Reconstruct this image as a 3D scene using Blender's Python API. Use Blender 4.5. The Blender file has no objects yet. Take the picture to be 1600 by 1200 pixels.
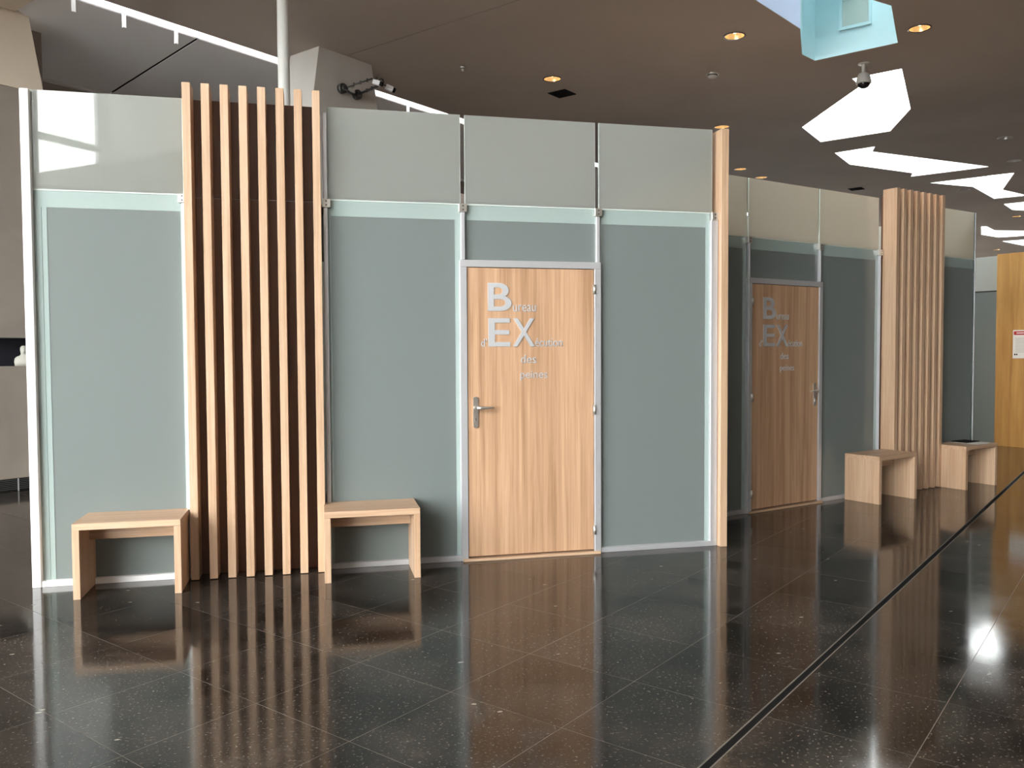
import bpy, bmesh, math, random
from mathutils import Vector, Matrix
R = random.Random(7)
SC = bpy.context.scene
COL = SC.collection
# ------------------------------------------------------------------ camera
H_EYE, BACK = 1.46957, 5.78093
cd = bpy.data.cameras.new('camera')
cd.sensor_width = 36.0
cd.lens = 1314.6 / 1600 * 36
cam = bpy.data.objects.new('camera', cd)
COL.objects.link(cam)
_r, _p, _y = math.radians(-0.28296), math.radians(-2.21686), math.radians(13.053)
fw = Vector((math.sin(_y) * math.cos(_p), math.cos(_y) * math.cos(_p), math.sin(_p)))
rt = Vector((math.cos(_y), -math.sin(_y), 0))
up = rt.cross(fw)
r2 = math.cos(_r) * rt + math.sin(_r) * up
u2 = -math.sin(_r) * rt + math.cos(_r) * up
M = Matrix((r2, u2, -fw)).transposed().to_4x4()
M.translation = (0, -BACK, H_EYE)
cam.matrix_world = M
SC.camera = cam
# ------------------------------------------------------------------ sky and exposure
SKY = 22.0
w = bpy.data.worlds.new('overcast_sky')
SC.world = w
w.use_nodes = True
bg = w.node_tree.nodes['Background']
bg.inputs[0].default_value = (.99, 0.985, 0.985, 1)
bg.inputs[1].default_value = SKY
SC.view_settings.view_transform = 'Standard'
SC.view_settings.look = 'None'
SC.view_settings.exposure = 0.0
SC.view_settings.gamma = 1.0
SC.view_settings.use_curve_mapping = False
# hall axes: b runs along the floor joints to the right and away, a across them
TH = 0.6882715
dB = Vector((math.cos(TH), math.sin(TH), 0))
dA = Vector((-math.sin(TH), math.cos(TH), 0))
def W(b, a, z=0.0):
    return dB * b + dA * a + Vector((0, 0, z))
def ab(x, y):
    v = Vector((x, y, 0))
    return v.dot(dB), v.dot(dA)
HC = 5.2          # hall ceiling
def portal(loc, aim, sx, sy):
    l = bpy.data.lights.new('daylight_portal', 'AREA')
    l.shape = 'RECTANGLE'
    l.size, l.size_y = sx, sy
    l.cycles.is_portal = True
    o = bpy.data.objects.new('daylight_portal', l)
    COL.objects.link(o)
    o.location = loc
    o.rotation_euler = Vector(aim).to_track_quat('-Z', 'Y').to_euler()
WIN_B = -14.0
portal(W(WIN_B + .3, -2.1, 4.4), dB, 14.2, 8.2)

# ------------------------------------------------------------------ materials
def mat(name):
    m = bpy.data.materials.new(name)
    m.use_nodes = True
    nt = m.node_tree
    return m, nt, nt.nodes['Principled BSDF']
def N(nt, t, **kw):
    n = nt.nodes.new(t)
    for k, v in kw.items():
        setattr(n, k, v)
    return n
def L(nt, a, b):
    nt.links.new(a, b)
def plain(name, col, rough=.5, metal=0.0, spec=.5, emit=None, es=0):
    m, nt, p = mat(name)
    p.inputs['Base Color'].default_value = (*col, 1)
    p.inputs['Roughness'].default_value = rough
    p.inputs['Metallic'].default_value = metal
    p.inputs['Specular IOR Level'].default_value = spec
    if emit:
        p.inputs['Emission Color'].default_value = (*emit, 1)
        p.inputs['Emission Strength'].default_value = es
    return m
def ramp(nt, stops):
    n = N(nt, 'ShaderNodeValToRGB')
    e = n.color_ramp.elements
    while len(e) < len(stops):
        e.new(.5)
    for q, (pos, c) in zip(e, stops):
        q.position = pos
        q.color = (*c, 1)
    return n
def wood(name, dark, light, axis='z', fig=1.0, rough=.42):
    """oak: long soft figure plus fine pores along one axis"""
    m, nt, p = mat(name)
    tc = N(nt, 'ShaderNodeTexCoord')
    oi = N(nt, 'ShaderNodeObjectInfo')
    mul = N(nt, 'ShaderNodeVectorMath', operation='SCALE')
    mul.inputs[0].default_value = (13, 29, 17)
    L(nt, oi.outputs['Random'], mul.inputs['Scale'])
    add = N(nt, 'ShaderNodeVectorMath', operation='ADD')
    L(nt, tc.outputs['Object'], add.inputs[0]); L(nt, mul.outputs[0], add.inputs[1])
    def noise(across, along, sc, det, dist):
        mp = N(nt, 'ShaderNodeMapping')
        s = [across] * 3
        s['xyz'.index(axis)] = along
        mp.inputs['Scale'].default_value = s
        L(nt, add.outputs[0], mp.inputs['Vector'])
        n = N(nt, 'ShaderNodeTexNoise')
        n.inputs['Scale'].default_value = sc
        n.inputs['Detail'].default_value = det
        n.inputs['Distortion'].default_value = dist
        L(nt, mp.outputs[0], n.inputs['Vector'])
        return n
    n1 = noise(9 * fig, .45, 1.0, 4, .9)
    n2 = noise(46 * fig, 1.1, 1.0, 3, .3)
    n3 = noise(190, 3.5, 1.0, 2, 0)
    mid = tuple((a + b) / 2 for a, b in zip(dark, light))
    r1 = ramp(nt, [(.36, dark), (.47, mid), (.66, light)])
    L(nt, n1.outputs[0], r1.inputs[0])
    def over(prev, n, lo, hi, dk):
        rr = ramp(nt, [(lo, (dk, dk * .97, dk * .93)), (hi, (1, 1, 1))])
        L(nt, n.outputs[0], rr.inputs[0])
        mx = N(nt, 'ShaderNodeMix', data_type='RGBA', blend_type='MULTIPLY')
        mx.inputs['Factor'].default_value = 1
        L(nt, prev, mx.inputs['A']); L(nt, rr.outputs[0], mx.inputs['B'])
        return mx.outputs['Result']
    c = over(r1.outputs[0], n2, .36, .58, .86)
    c = over(c, n3, .36, .5, .9)
    L(nt, c, p.inputs['Base Color'])
    p.inputs['Roughness'].default_value = rough
    b = N(nt, 'ShaderNodeBump')
    b.inputs['Strength'].default_value = .06
    b.inputs['Distance'].default_value = .002
    L(nt, n3.outputs[0], b.inputs['Height']); L(nt, b.outputs[0], p.inputs['Normal'])
    return m
def sheen(nt, ior):
    """reflectance of the outer glass face only"""
    f = N(nt, 'ShaderNodeFresnel'); f.inputs[0].default_value = ior
    g = N(nt, 'ShaderNodeNewGeometry')
    inv = N(nt, 'ShaderNodeMath', operation='SUBTRACT'); inv.inputs[0].default_value = 1
    L(nt, g.outputs['Backfacing'], inv.inputs[1])
    m = N(nt, 'ShaderNodeMath', operation='MULTIPLY')
    L(nt, f.outputs[0], m.inputs[0]); L(nt, inv.outputs[0], m.inputs[1])
    return m
def frosted(name, col, trans, rough=.035):
    """satin glass: scatters light through and back, with a smooth reflecting face"""
    m, nt, p = mat(name)
    nt.nodes.remove(p)
    out = nt.nodes['Material Output']
    d = N(nt, 'ShaderNodeBsdfDiffuse'); d.inputs[0].default_value = (*col, 1)
    t = N(nt, 'ShaderNodeBsdfTranslucent'); t.inputs[0].default_value = (*col, 1)
    mx = N(nt, 'ShaderNodeMixShader'); mx.inputs[0].default_value = trans
    L(nt, d.outputs[0], mx.inputs[1]); L(nt, t.outputs[0], mx.inputs[2])
    g = N(nt, 'ShaderNodeBsdfGlossy'); g.inputs['Roughness'].default_value = rough
    f = sheen(nt, 1.5)
    m2 = N(nt, 'ShaderNodeMixShader')
    L(nt, f.outputs[0], m2.inputs[0]); L(nt, mx.outputs[0], m2.inputs[1]); L(nt, g.outputs[0], m2.inputs[2])
    L(nt, m2.outputs[0], out.inputs[0])
    return m
def clear_glass(name, tint=(.96, .98, .97)):
    m, nt, p = mat(name)
    nt.nodes.remove(p)
    out = nt.nodes['Material Output']
    t = N(nt, 'ShaderNodeBsdfTransparent'); t.inputs[0].default_value = (*tint, 1)
    g = N(nt, 'ShaderNodeBsdfGlossy'); g.inputs['Roughness'].default_value = 0
    f = sheen(nt, 1.45)
    mx = N(nt, 'ShaderNodeMixShader')
    L(nt, f.outputs[0], mx.inputs[0]); L(nt, t.outputs[0], mx.inputs[1]); L(nt, g.outputs[0], mx.inputs[2])
    L(nt, mx.outputs[0], out.inputs[0])
    return m
def concrete(name, c1, c2, sc=.6, rough=.8, spec=.3):
    m, nt, p = mat(name)
    tc = N(nt, 'ShaderNodeTexCoord')
    n = N(nt, 'ShaderNodeTexNoise')
    n.inputs['Scale'].default_value = sc
    n.inputs['Detail'].default_value = 5
    n.inputs['Distortion'].default_value = .6
    L(nt, tc.outputs['Object'], n.inputs['Vector'])
    r = ramp(nt, [(.36, c1), (.64, c2)])
    L(nt, n.outputs[0], r.inputs[0]); L(nt, r.outputs[0], p.inputs['Base Color'])
    p.inputs['Roughness'].default_value = rough
    p.inputs['Specular IOR Level'].default_value = spec
    return m
def floor_stone(name):
    m, nt, p = mat(name)
    tc = N(nt, 'ShaderNodeTexCoord')
    g = N(nt, 'ShaderNodeNewGeometry')
    src = g.outputs['Position']
    n = N(nt, 'ShaderNodeTexNoise'); n.inputs['Scale'].default_value = 2.2; n.inputs['Detail'].default_value = 9; n.inputs['Roughness'].default_value = .72
    L(nt, src, n.inputs['Vector'])
    r = ramp(nt, [(.40, (.009, .0072, .0062)), (.64, (.050, .041, .035))])
    L(nt, n.outputs[0], r.inputs[0])
    # fine pale fossil specks
    n2 = N(nt, 'ShaderNodeTexNoise'); n2.inputs['Scale'].default_value = 75; n2.inputs['Detail'].default_value = 3
    L(nt, src, n2.inputs['Vector'])
    r2_ = ramp(nt, [(.60, (0, 0, 0)), (.74, (1, 1, 1))])
    L(nt, n2.outputs[0], r2_.inputs[0])
    mx = N(nt, 'ShaderNodeMix', data_type='RGBA'); mx.inputs['B'].default_value = (.16, .14, .12, 1)
    L(nt, r2_.outputs[0], mx.inputs['Factor']); L(nt, r.outputs[0], mx.inputs['A'])
    # a few larger shell flecks
    mp = N(nt, 'ShaderNodeMapping'); mp.inputs['Rotation'].default_value = (0, 0, .5); mp.inputs['Scale'].default_value = (4.6, 10.0, 1)
    L(nt, src, mp.inputs['Vector'])
    v = N(nt, 'ShaderNodeTexVoronoi'); v.inputs['Scale'].default_value = 1.0
    nd = N(nt, 'ShaderNodeTexNoise'); nd.inputs['Scale'].default_value = 60
    L(nt, src, nd.inputs['Vector'])
    dm = N(nt, 'ShaderNodeVectorMath', operation='MULTIPLY_ADD'); dm.inputs[1].default_value = (.11, .11, 0)
    L(nt, nd.outputs['Color'], dm.inputs[0]); L(nt, mp.outputs[0], dm.inputs[2]); L(nt, dm.outputs[0], v.inputs['Vector'])
    rv = ramp(nt, [(.045, (1, 1, 1)), (.07, (0, 0, 0))])
    L(nt, v.outputs['Distance'], rv.inputs[0])
    sel = N(nt, 'ShaderNodeMath', operation='GREATER_THAN'); sel.inputs[1].default_value = .55
    L(nt, v.outputs['Color'], sel.inputs[0])
    ml = N(nt, 'ShaderNodeMath', operation='MULTIPLY'); L(nt, rv.outputs[0], ml.inputs[0]); L(nt, sel.outputs[0], ml.inputs[1])
    mx2 = N(nt, 'ShaderNodeMix', data_type='RGBA'); mx2.inputs['B'].default_value = (.34, .31, .27, 1)
    L(nt, ml.outputs[0], mx2.inputs['Factor']); L(nt, mx.outputs['Result'], mx2.inputs['A'])
    # each tile a touch different
    oi = N(nt, 'ShaderNodeObjectInfo')
    mr = N(nt, 'ShaderNodeMapRange'); mr.inputs['To Min'].default_value = .8; mr.inputs['To Max'].default_value = 1.2
    L(nt, oi.outputs['Random'], mr.inputs['Value'])
    vs = N(nt, 'ShaderNodeVectorMath', operation='SCALE'); L(nt, mx2.outputs['Result'], vs.inputs[0]); L(nt, mr.outputs[0], vs.inputs['Scale'])
    L(nt, vs.outputs[0], p.inputs['Base Color'])
    rr = N(nt, 'ShaderNodeMapRange'); rr.inputs['From Min'].default_value = .3; rr.inputs['From Max'].default_value = .7
    rr.inputs['To Min'].default_value = .055; rr.inputs['To Max'].default_value = .13
    L(nt, n.outputs[0], rr.inputs['Value']); L(nt, rr.outputs[0], p.inputs['Roughness'])
    p.inputs['IOR'].default_value = 1.43
    return m
OAK_L, OAK_D = (.59, .405, .278), (.515, .335, .217)
M_OAKV = wood('oak_vertical', OAK_D, OAK_L, 'z')
M_OAKX = wood('oak_lengthwise', OAK_D, OAK_L, 'x')
M_DOOR = wood('oak_door_veneer', (.41, .24, .14), (.61, .385, .245), 'z', fig=1.5)
M_BROWN = wood('shaded_oak_backing', (.10, .048, .030), (.15, .075, .046), 'z')  # oak panel with the shade between the slats put into its colour
M_HONEY = wood('honey_oak', (.44, .225, .065), (.60, .34, .115), 'z', fig=.5)
M_UP = frosted('frosted_clear_glass', (.70, .72, .695), .80, .012)
M_LOW = frosted('frosted_grey_glass', (.298, .335, .330), .45)
M_BAND = frosted('frosted_aqua_band', (.38, .46, .445), .15)
M_EDGE = frosted('polished_glass_edge', (.80, .88, .84), .3)
M_DARKEDGE = plain('dark_green_glass_edge', (.05, .075, .065), .15)
M_ALU = plain('satin_aluminium', (.62, .62, .65), .38, .55)
M_WHITE = plain('white_lacquer', (.88, .88, .90), .35)
M_STEEL = plain('brushed_steel', (.72, .70, .67), .28, .9)
M_LETTER = plain('letter_aluminium', (.74, .75, .79), .42, .6)
M_DARKSTEEL = plain('dark_screw', (.10, .10, .10), .4, .6)
M_CEIL = concrete('taupe_ceiling_plaster', (.455, .388, .342), (.51, .44, .392), .45)
M_SLOPE = concrete('pale_grey_plaster', (.84, .82, .83), (.88, .86, .87), .4)
M_BEIGE = concrete('beige_plaster', (.62, .52, .42), (.67, .57, .46), .4)
M_TAUPEWALL = concrete('taupe_concrete', (.245, .205, .177), (.30, .255, .222), 1.1)
M_DARKWALL = concrete('dark_brown_concrete', (.13, .10, .08), (.17, .135, .11), .8)
M_PALEWALL = concrete('pale_plaster', (.62, .61, .58), (.68, .67, .64), .5)
M_PILLAR = concrete('grey_concrete', (.53, .50, .475), (.59, .56, .53), .9)
M_SHAFT = plain('white_shaft_paint', (.86, .89, .92), .7)
M_CYAN = plain('cyan_tinted_shaft', (.62, .86, .92), .7)  # bluish sky light put into the colour of a white shaft
M_LILAC = plain('lilac_tinted_shaft', (.70, .74, .95), .7)  # one facet of the same shaft tinted lilac
M_HATCH = plain('grey_green_hatch', (.50, .60, .56), .6)
M_BLACK = plain('matt_black', (.010, .010, .011), .9, 0, .1)
M_NAVY = plain('dark_niche_lining', (.008, .008, .016), .6)
M_PLASTER = plain('white_plaster_cast', (.45, .435, .39), .6)
M_GROUT = plain('pale_grout', (.17, .15, .13), .6)
M_CLEAR = clear_glass('clear_glass')
M_STONE = floor_stone('polished_black_stone')
M_GOLD = plain('glowing_gold_reflector', (.95, .68, .35), .22, .9, emit=(1.0, .58, .22), es=.55)  # emission stands in for the lamp light caught by the reflector
M_LAMP = plain('warm_lamp', (1, .8, .5), .4, emit=(1.0, .72, .38), es=7.0)
M_PAPER = plain('white_paper', (.80, .79, .76), .7)
M_RED = plain('red_print', (.50, .03, .035), .6)
M_GREYINK = plain('grey_print', (.30, .29, .29), .7)
M_GROUND = concrete('paving', (.66, .64, .61), (.74, .72, .69), .3)
M_GREYPLASTIC = plain('grey_plastic', (.50, .48, .45), .45)
M_DOME = plain('smoked_dome', (.01, .01, .012), .08)
M_CABLE = plain('black_cable', (.015, .015, .015), .5)
M_POLE = plain('white_steel_pole', (.80, .80, .78), .3)

# ------------------------------------------------------------------ mesh helpers
def box(bm, x0, x1, y0, y1, z0, z1):
    vs = [bm.verts.new((x, y, z)) for x in (x0, x1) for y in (y0, y1) for z in (z0, z1)]
    q = [bm.faces.new([vs[i] for i in f]) for f in ((0, 1, 3, 2), (4, 6, 7, 5), (0, 4, 5, 1), (2, 3, 7, 6), (0, 2, 6, 4), (1, 5, 7, 3))]
    return vs
def bevel(bm, w, seg=1):
    bmesh.ops.bevel(bm, geom=list(bm.edges), offset=w, segments=seg, affect='EDGES', profile=.5, clamp_overlap=True)
def prism(bm, pts, z0, z1):
    """vertical prism over a plan outline"""
    n = len(pts)
    lo = [bm.verts.new((q[0], q[1], z0)) for q in pts]
    hi = [bm.verts.new((q[0], q[1], z1)) for q in pts]
    bm.faces.new(lo[::-1]); bm.faces.new(hi)
    for i in range(n):
        j = (i + 1) % n
        bm.faces.new((lo[i], lo[j], hi[j], hi[i]))
def hexa(bm, lo, hi):
    n = len(lo)
    a = [bm.verts.new(q) for q in lo]; b = [bm.verts.new(q) for q in hi]
    bm.faces.new(a[::-1]); bm.faces.new(b)
    for i in range(n):
        j = (i + 1) % n
        bm.faces.new((a[i], a[j], b[j], b[i]))
def tube(bm, p0, p1, r0, r1=None, seg=16, caps=True):
    p0, p1 = Vector(p0), Vector(p1)
    r1 = r0 if r1 is None else r1
    q = (p1 - p0).to_track_quat('Z', 'Y')
    ra, rb = [], []
    for i in range(seg):
        t = 2 * math.pi * i / seg
        d = q @ Vector((math.cos(t), math.sin(t), 0))
        ra.append(bm.verts.new(p0 + d * r0)); rb.append(bm.verts.new(p1 + d * r1))
    for i in range(seg):
        j = (i + 1) % seg
        f = bm.faces.new((ra[i], ra[j], rb[j], rb[i])); f.smooth = True
    if caps:
        bm.faces.new(ra[::-1]); bm.faces.new(rb)
def path_tube(bm, pts, r, seg=8):
    for a, b in zip(pts, pts[1:]):
        tube(bm, a, b, r, seg=seg)
def lathe(bm, prof, seg=24, smooth=True):
    rings = []
    for r, z in prof:
        rings.append([bm.verts.new((r * math.cos(2 * math.pi * i / seg), r * math.sin(2 * math.pi * i / seg), z)) for i in range(seg)])
    for a, b in zip(rings, rings[1:]):
        for i in range(seg):
            j = (i + 1) % seg
            f = bm.faces.new((a[i], a[j], b[j], b[i])); f.smooth = smooth
    return rings
def mesh_from(name, bm):
    bmesh.ops.recalc_face_normals(bm, faces=bm.faces)
    me = bpy.data.meshes.new(name)
    bm.to_mesh(me); bm.free()
    return me
def obj(name, bm, m, parent=None, loc=None, rotz=0):
    me = bm if isinstance(bm, bpy.types.Mesh) else mesh_from(name, bm)
    if m is not None and not me.materials:
        me.materials.append(m)
    o = bpy.data.objects.new(name, me)
    COL.objects.link(o)
    if parent is not None:
        o.parent = parent
    if loc is not None:
        o.location = loc
    if rotz:
        o.rotation_euler = (0, 0, rotz)
    return o
def bx(name, m, parent, x0, x1, y0, y1, z0, z1, bev=0.0, loc=None, rotz=0):
    bm = bmesh.new()
    box(bm, x0, x1, y0, y1, z0, z1)
    if bev:
        bevel(bm, bev)
    return obj(name, bm, m, parent, loc, rotz)
def tag(o, label, cat, group=None, kind=None):
    o['label'] = label
    o['category'] = cat
    if group:
        o['group'] = group
    if kind:
        o['kind'] = kind
    return o
def thing(name, label, cat, loc=(0, 0, 0), rotz=0, group=None, kind=None):
    o = bpy.data.objects.new(name, None)
    o.empty_display_size = .1
    COL.objects.link(o)
    o.location = loc
    o.rotation_euler = (0, 0, rotz)
    return tag(o, label, cat, group, kind)
def dup(root, loc, rotz, label, group=None):
    r = root.copy(); COL.objects.link(r)
    r.location = loc; r.rotation_euler = (0, 0, rotz)
    r['label'] = label
    if group:
        r['group'] = group
    for ch in list(root.children):
        c = ch.copy(); COL.objects.link(c); c.parent = r
        for g in ch.children:
            d = g.copy(); COL.objects.link(d); d.parent = c
    return r
def slab_with_holes(name, outline, holes, z0, z1, m):
    cu = bpy.data.curves.new(name, 'CURVE')
    cu.dimensions = '2D'
    cu.fill_mode = 'BOTH'
    cu.extrude = (z1 - z0) / 2
    for pts in [outline] + holes:
        s = cu.splines.new('POLY')
        s.points.add(len(pts) - 1)
        for q, (x, y) in zip(s.points, pts):
            q.co = (x, y, 0, 1)
        s.use_cyclic_u = True
    t = bpy.data.objects.new('t', cu)
    COL.objects.link(t)
    bpy.context.view_layer.update()
    me = bpy.data.meshes.new_from_object(t)
    bpy.data.objects.remove(t)
    me.materials.clear()
    me.materials.append(m)
    o = bpy.data.objects.new(name, me)
    COL.objects.link(o)
    o.location = (0, 0, (z0 + z1) / 2)
    return o

# ------------------------------------------------------------------ floor
TS = .5767
B0, A0 = .158, -2.068        # one joint of each family
floor = bx('floor', M_GROUT, None, -30, 70, -60, 60, -.12, -.0006)
tag(floor, 'floor of the hall laid in polished black stone squares', 'floor', kind='structure')
tm = bmesh.new()
g = .0014
box(tm, g, TS - g, g, TS - g, -.02, 0)
TILE = mesh_from('floor_tile', tm)
TILE.materials.append(M_STONE)
GROOVE = (-3.243, -3.207)
far = bmesh.new()
def in_view(x, y):
    v = Vector((x, y + BACK, 0))
    az = math.atan2(v.x, v.y) - _y
    return v.length < 11.6 and v.length > 1.6 and abs(az) < .60
def hidden(x, y):
    # under the offices
    if y > .75 + max(0, (x - 2.95)) * .355 and x > -1.2 and x < 6.9:
        return True
    return False
n_t = 0
for i in range(-28, 82):
    for j in range(-9, 21):
        b0, a0 = B0 + i * TS, A0 + j * TS
        c = W(b0 + TS / 2, a0 + TS / 2)
        cut = abs(a0 + TS / 2 + 3.0) < .35 and False
        near_groove = a0 < GROOVE[0] < a0 + TS or a0 < GROOVE[1] < a0 + TS
        if in_view(c.x, c.y) and not hidden(c.x, c.y) and n_t < 296:
            n_t += 1
            if near_groove:
                tb = bmesh.new()
                if a0 + TS > GROOVE[1] > a0 and a0 < GROOVE[0]:
                    lo, hi = (GROOVE[1] - a0, TS - g) if TS - (GROOVE[1] - a0) > GROOVE[0] - a0 else (g, GROOVE[0] - a0)
                elif a0 < GROOVE[0] < a0 + TS:
                    lo, hi = g, GROOVE[0] - a0
                else:
                    lo, hi = GROOVE[1] - a0, TS - g
                box(tb, g, TS - g, lo, hi, -.02, 0)
                o = obj('floor_tile', tb, M_STONE, floor, W(b0, a0), TH)
            else:
                o = obj('floor_tile', TILE, None, floor, W(b0, a0), TH)
        else:
            lo, hi = a0 + g, a0 + TS - g
            if near_groove:
                if GROOVE[0] > a0 and GROOVE[0] - a0 > TS / 2:
                    hi = GROOVE[0]
                elif GROOVE[1] < a0 + TS:
                    lo = GROOVE[1]
            hexa(far, [W(b0 + g, lo, -.02), W(b0 + TS - g, lo, -.02), W(b0 + TS - g, hi, -.02), W(b0 + g, hi, -.02)],
                 [W(b0 + g, lo), W(b0 + TS - g, lo), W(b0 + TS - g, hi), W(b0 + g, hi)])
o = obj('floor_tile_field', far, M_STONE, floor)
o['kind'] = 'stuff'
gb = bmesh.new()
box(gb, -14, 47, GROOVE[0] + .004, GROOVE[1] - .004, -.02, -.0004)
obj('floor_groove', gb, M_BLACK, floor, (0, 0, 0), TH)
for e in (GROOVE[0], GROOVE[1]):
    gb = bmesh.new()
    box(gb, -14, 47, e - .0022, e + .0022, -.02, .0004)
    obj('groove_edge', gb, M_GROUT, floor, (0, 0, 0), TH)

# ------------------------------------------------------------------ ceiling, skylights
def wpts(lst):
    return [(q[0], q[1]) for q in lst]
SKYL = [
    ([(4.10, 2.00), (4.605, 2.513), (5.523, 3.132), (6.021, 3.887), (6.316, 4.063), (6.945, 3.28), (6.132, 2.331), (5.55, 2.16), (4.9, 1.35)], 1.25, M_CYAN),
    ([(7.978, 7.011), (8.868, 7.837), (9.604, 6.917), (9.028, 5.682), (7.632, 4.093), (7.232, 4.596), (7.558, 4.869)], .45, M_SHAFT),
    ([(9.618, 8.527), (10.054, 7.925), (10.259, 8.288), (13.469, 8.939), (12.552, 10.128), (12.343, 9.805), (10.512, 9.345)], .45, M_SHAFT),
    ([(13.446, 10.649), (14.457, 9.333), (15.722, 10.992), (16.916, 11.485), (16.436, 12.021), (14.756, 10.83)], .45, M_SHAFT),
    ([(17.297, 12.634), (18.1, 11.45), (19.4, 12.6), (18.646, 13.368), (18.243, 13.345)], .45, M_SHAFT),
    ([(19.77, 16.113), (19.945, 16.078), (20.831, 16.733), (22.9, 16.55), (23.4, 17.0), (22.27, 18.12), (21.147, 17.632)], .45, M_SHAFT),
    ([(23.174, 18.946), (24.3, 17.6), (26.0, 18.9), (24.993, 19.857)], .45, M_SHAFT),
]
LIGHTS = [(3.196, 5.467), (4.885, 3.495), (6.877, 2.817), (6.64, 7.254), (8.551, 10.178), (9.409, 10.846), (19.238, 14.237), (24.915, 21.04)]
UNLIT = [(11.901, 6.872), (13.527, 8.366), (14.799, 11.134), (13.318, 11.597)]
def circ(c, r, n=20):
    return [(c[0] + r * math.cos(2 * math.pi * i / n), c[1] + r * math.sin(2 * math.pi * i / n)) for i in range(n)]
outline = wpts([W(-4, 4.45), W(46, 4.45), W(46, -3.7), W(3, -3.7), W(-4, -2.9)])
holes = [s[0] for s in SKYL] + [circ(c, .115) for c in LIGHTS + UNLIT]
seam = wpts([W(3.592, -3.5), W(3.592, 3.70), W(3.608, 3.70), W(3.608, -3.5)])
holes.append(seam)
ceil = slab_with_holes('ceiling', outline, holes, HC, HC + .14, M_CEIL)
tag(ceil, 'flat taupe hall ceiling pierced by faceted skylights and round downlights', 'ceiling', kind='structure')
sb = bmesh.new(); box(sb, 3.5, 3.7, -3.6, 3.8, HC + .02, HC + .2)
obj('ceiling_joint', sb, M_DARKWALL, ceil, (0, 0, -(HC + HC + .14) / 2), TH)
def area2(p):
    return sum(p[i][0] * p[(i + 1) % len(p)][1] - p[(i + 1) % len(p)][0] * p[i][1] for i in range(len(p)))
SKY_LABEL = ['cyan sided skylight above the far office with a square hatch inside', 'large white skylight behind the dome camera', 'arrow shaped white skylight beyond the largest white one',
             'bluish skylight past the arrow shaped one, with a folded shaft', 'small white skylight over the slatted column of the far office', 'long white skylight low over the oak wall', 'bluish skylight just above the oak wall top']
for k, (pts, h, m) in enumerate(SKYL):
    if area2(pts) < 0:
        pts = pts[::-1]
    cx = sum(q[0] for q in pts) / len(pts); cy = sum(q[1] for q in pts) / len(pts)
    root = thing('window_%d' % (k + 1), SKY_LABEL[k], 'skylight', (cx, cy, HC), kind='structure')
    n = len(pts)
    t = .05
    for i in range(n):
        a = Vector((pts[i][0] - cx, pts[i][1] - cy, 0)); b = Vector((pts[(i + 1) % n][0] - cx, pts[(i + 1) % n][1] - cy, 0))
        d = (b - a).normalized(); nn = Vector((d.y, -d.x, 0)) * t      # outwards for a ccw outline
        bm = bmesh.new()
        ia, ib = a - nn * .06, b - nn * .06
        lo = [ia, ib, ib + nn * .05, ia + nn * .05]
        U = Vector((0, 0, h))
        lo = [v + Vector((0, 0, .002)) for v in lo]
        hexa(bm, [v for v in lo], [v + U for v in lo])
        mm = m
        if k == 0 and ((Vector(pts[i]) + Vector(pts[(i + 1) % n])) / 2 - Vector((5.064, 2.8225))).length < .02:
            mm = M_LILAC
        obj('shaft_panel', bm, mm, root)
    bm = bmesh.new()
    prism(bm, [((q[0] - cx) * .998, (q[1] - cy) * .998) for q in pts], h - .05, h - .03)
    obj('pane', bm, M_CLEAR, root)
    if k == 0:
        # unseen cap added over most of the shaft to cut the sky light
        bm = bmesh.new()
        bb = [ab(q[0], q[1]) for q in pts]
        lo_b, hi_b = min(q[0] for q in bb) - .1, max(q[0] for q in bb) + .1
        lo_a, hi_a = min(q[1] for q in bb) - .1, max(q[1] for q in bb) + .1
        ctr = Vector((cx, cy, HC))
        for q in ((lo_b, hi_b, lo_a + .37, hi_a),):
            p4 = [W(q[0], q[2]) - Vector((cx, cy, 0)), W(q[1], q[2]) - Vector((cx, cy, 0)), W(q[1], q[3]) - Vector((cx, cy, 0)), W(q[0], q[3]) - Vector((cx, cy, 0))]
            hexa(bm, [v + Vector((0, 0, h)) for v in p4], [v + Vector((0, 0, h + .08)) for v in p4])
        obj('added_shaft_cap', bm, M_SHAFT, root)
        A = Vector((6.316, 4.063, HC)); Bv = Vector((6.945, 3.28, HC)); d = (Bv - A).normalized()
        nin = Vector((d.y, -d.x, 0))
        if nin.dot(Vector((cx, cy, HC)) - A) < 0:
            nin = -nin
        Mx = Matrix((d, -nin, Vector((0, 0, 1)))).transposed()
        rz = math.atan2(d.y, d.x)
        hroot = root
        loc = A + nin * .004 - Vector((cx, cy, HC))
        sgn = -1 if Vector((-math.sin(rz), math.cos(rz), 0)).dot(nin) < 0 else 1
        f = bmesh.new()
        for (x0, x1, z0, z1) in ((.31, .345, .30, .70), (.665, .70, .30, .70), (.345, .665, .30, .335), (.345, .665, .665, .70)):
            box(f, x0, x1, 0, sgn * .03, z0, z1)
        fo = obj('hatch_frame', f, M_CYAN, root, loc, rz)
        f = bmesh.new(); box(f, .345, .665, 0, sgn * .015, .335, .665)
        obj('hatch_panel', f, M_HATCH, root, loc, rz)
    xs = [q[0] for q in pts]; ys = [q[1] for q in pts]
    portal(((min(xs) + max(xs)) / 2, (min(ys) + max(ys)) / 2, HC + h - .06), (0, 0, -1), (max(xs) - min(xs)) * .95, (max(ys) - min(ys)) * .95)

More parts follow.
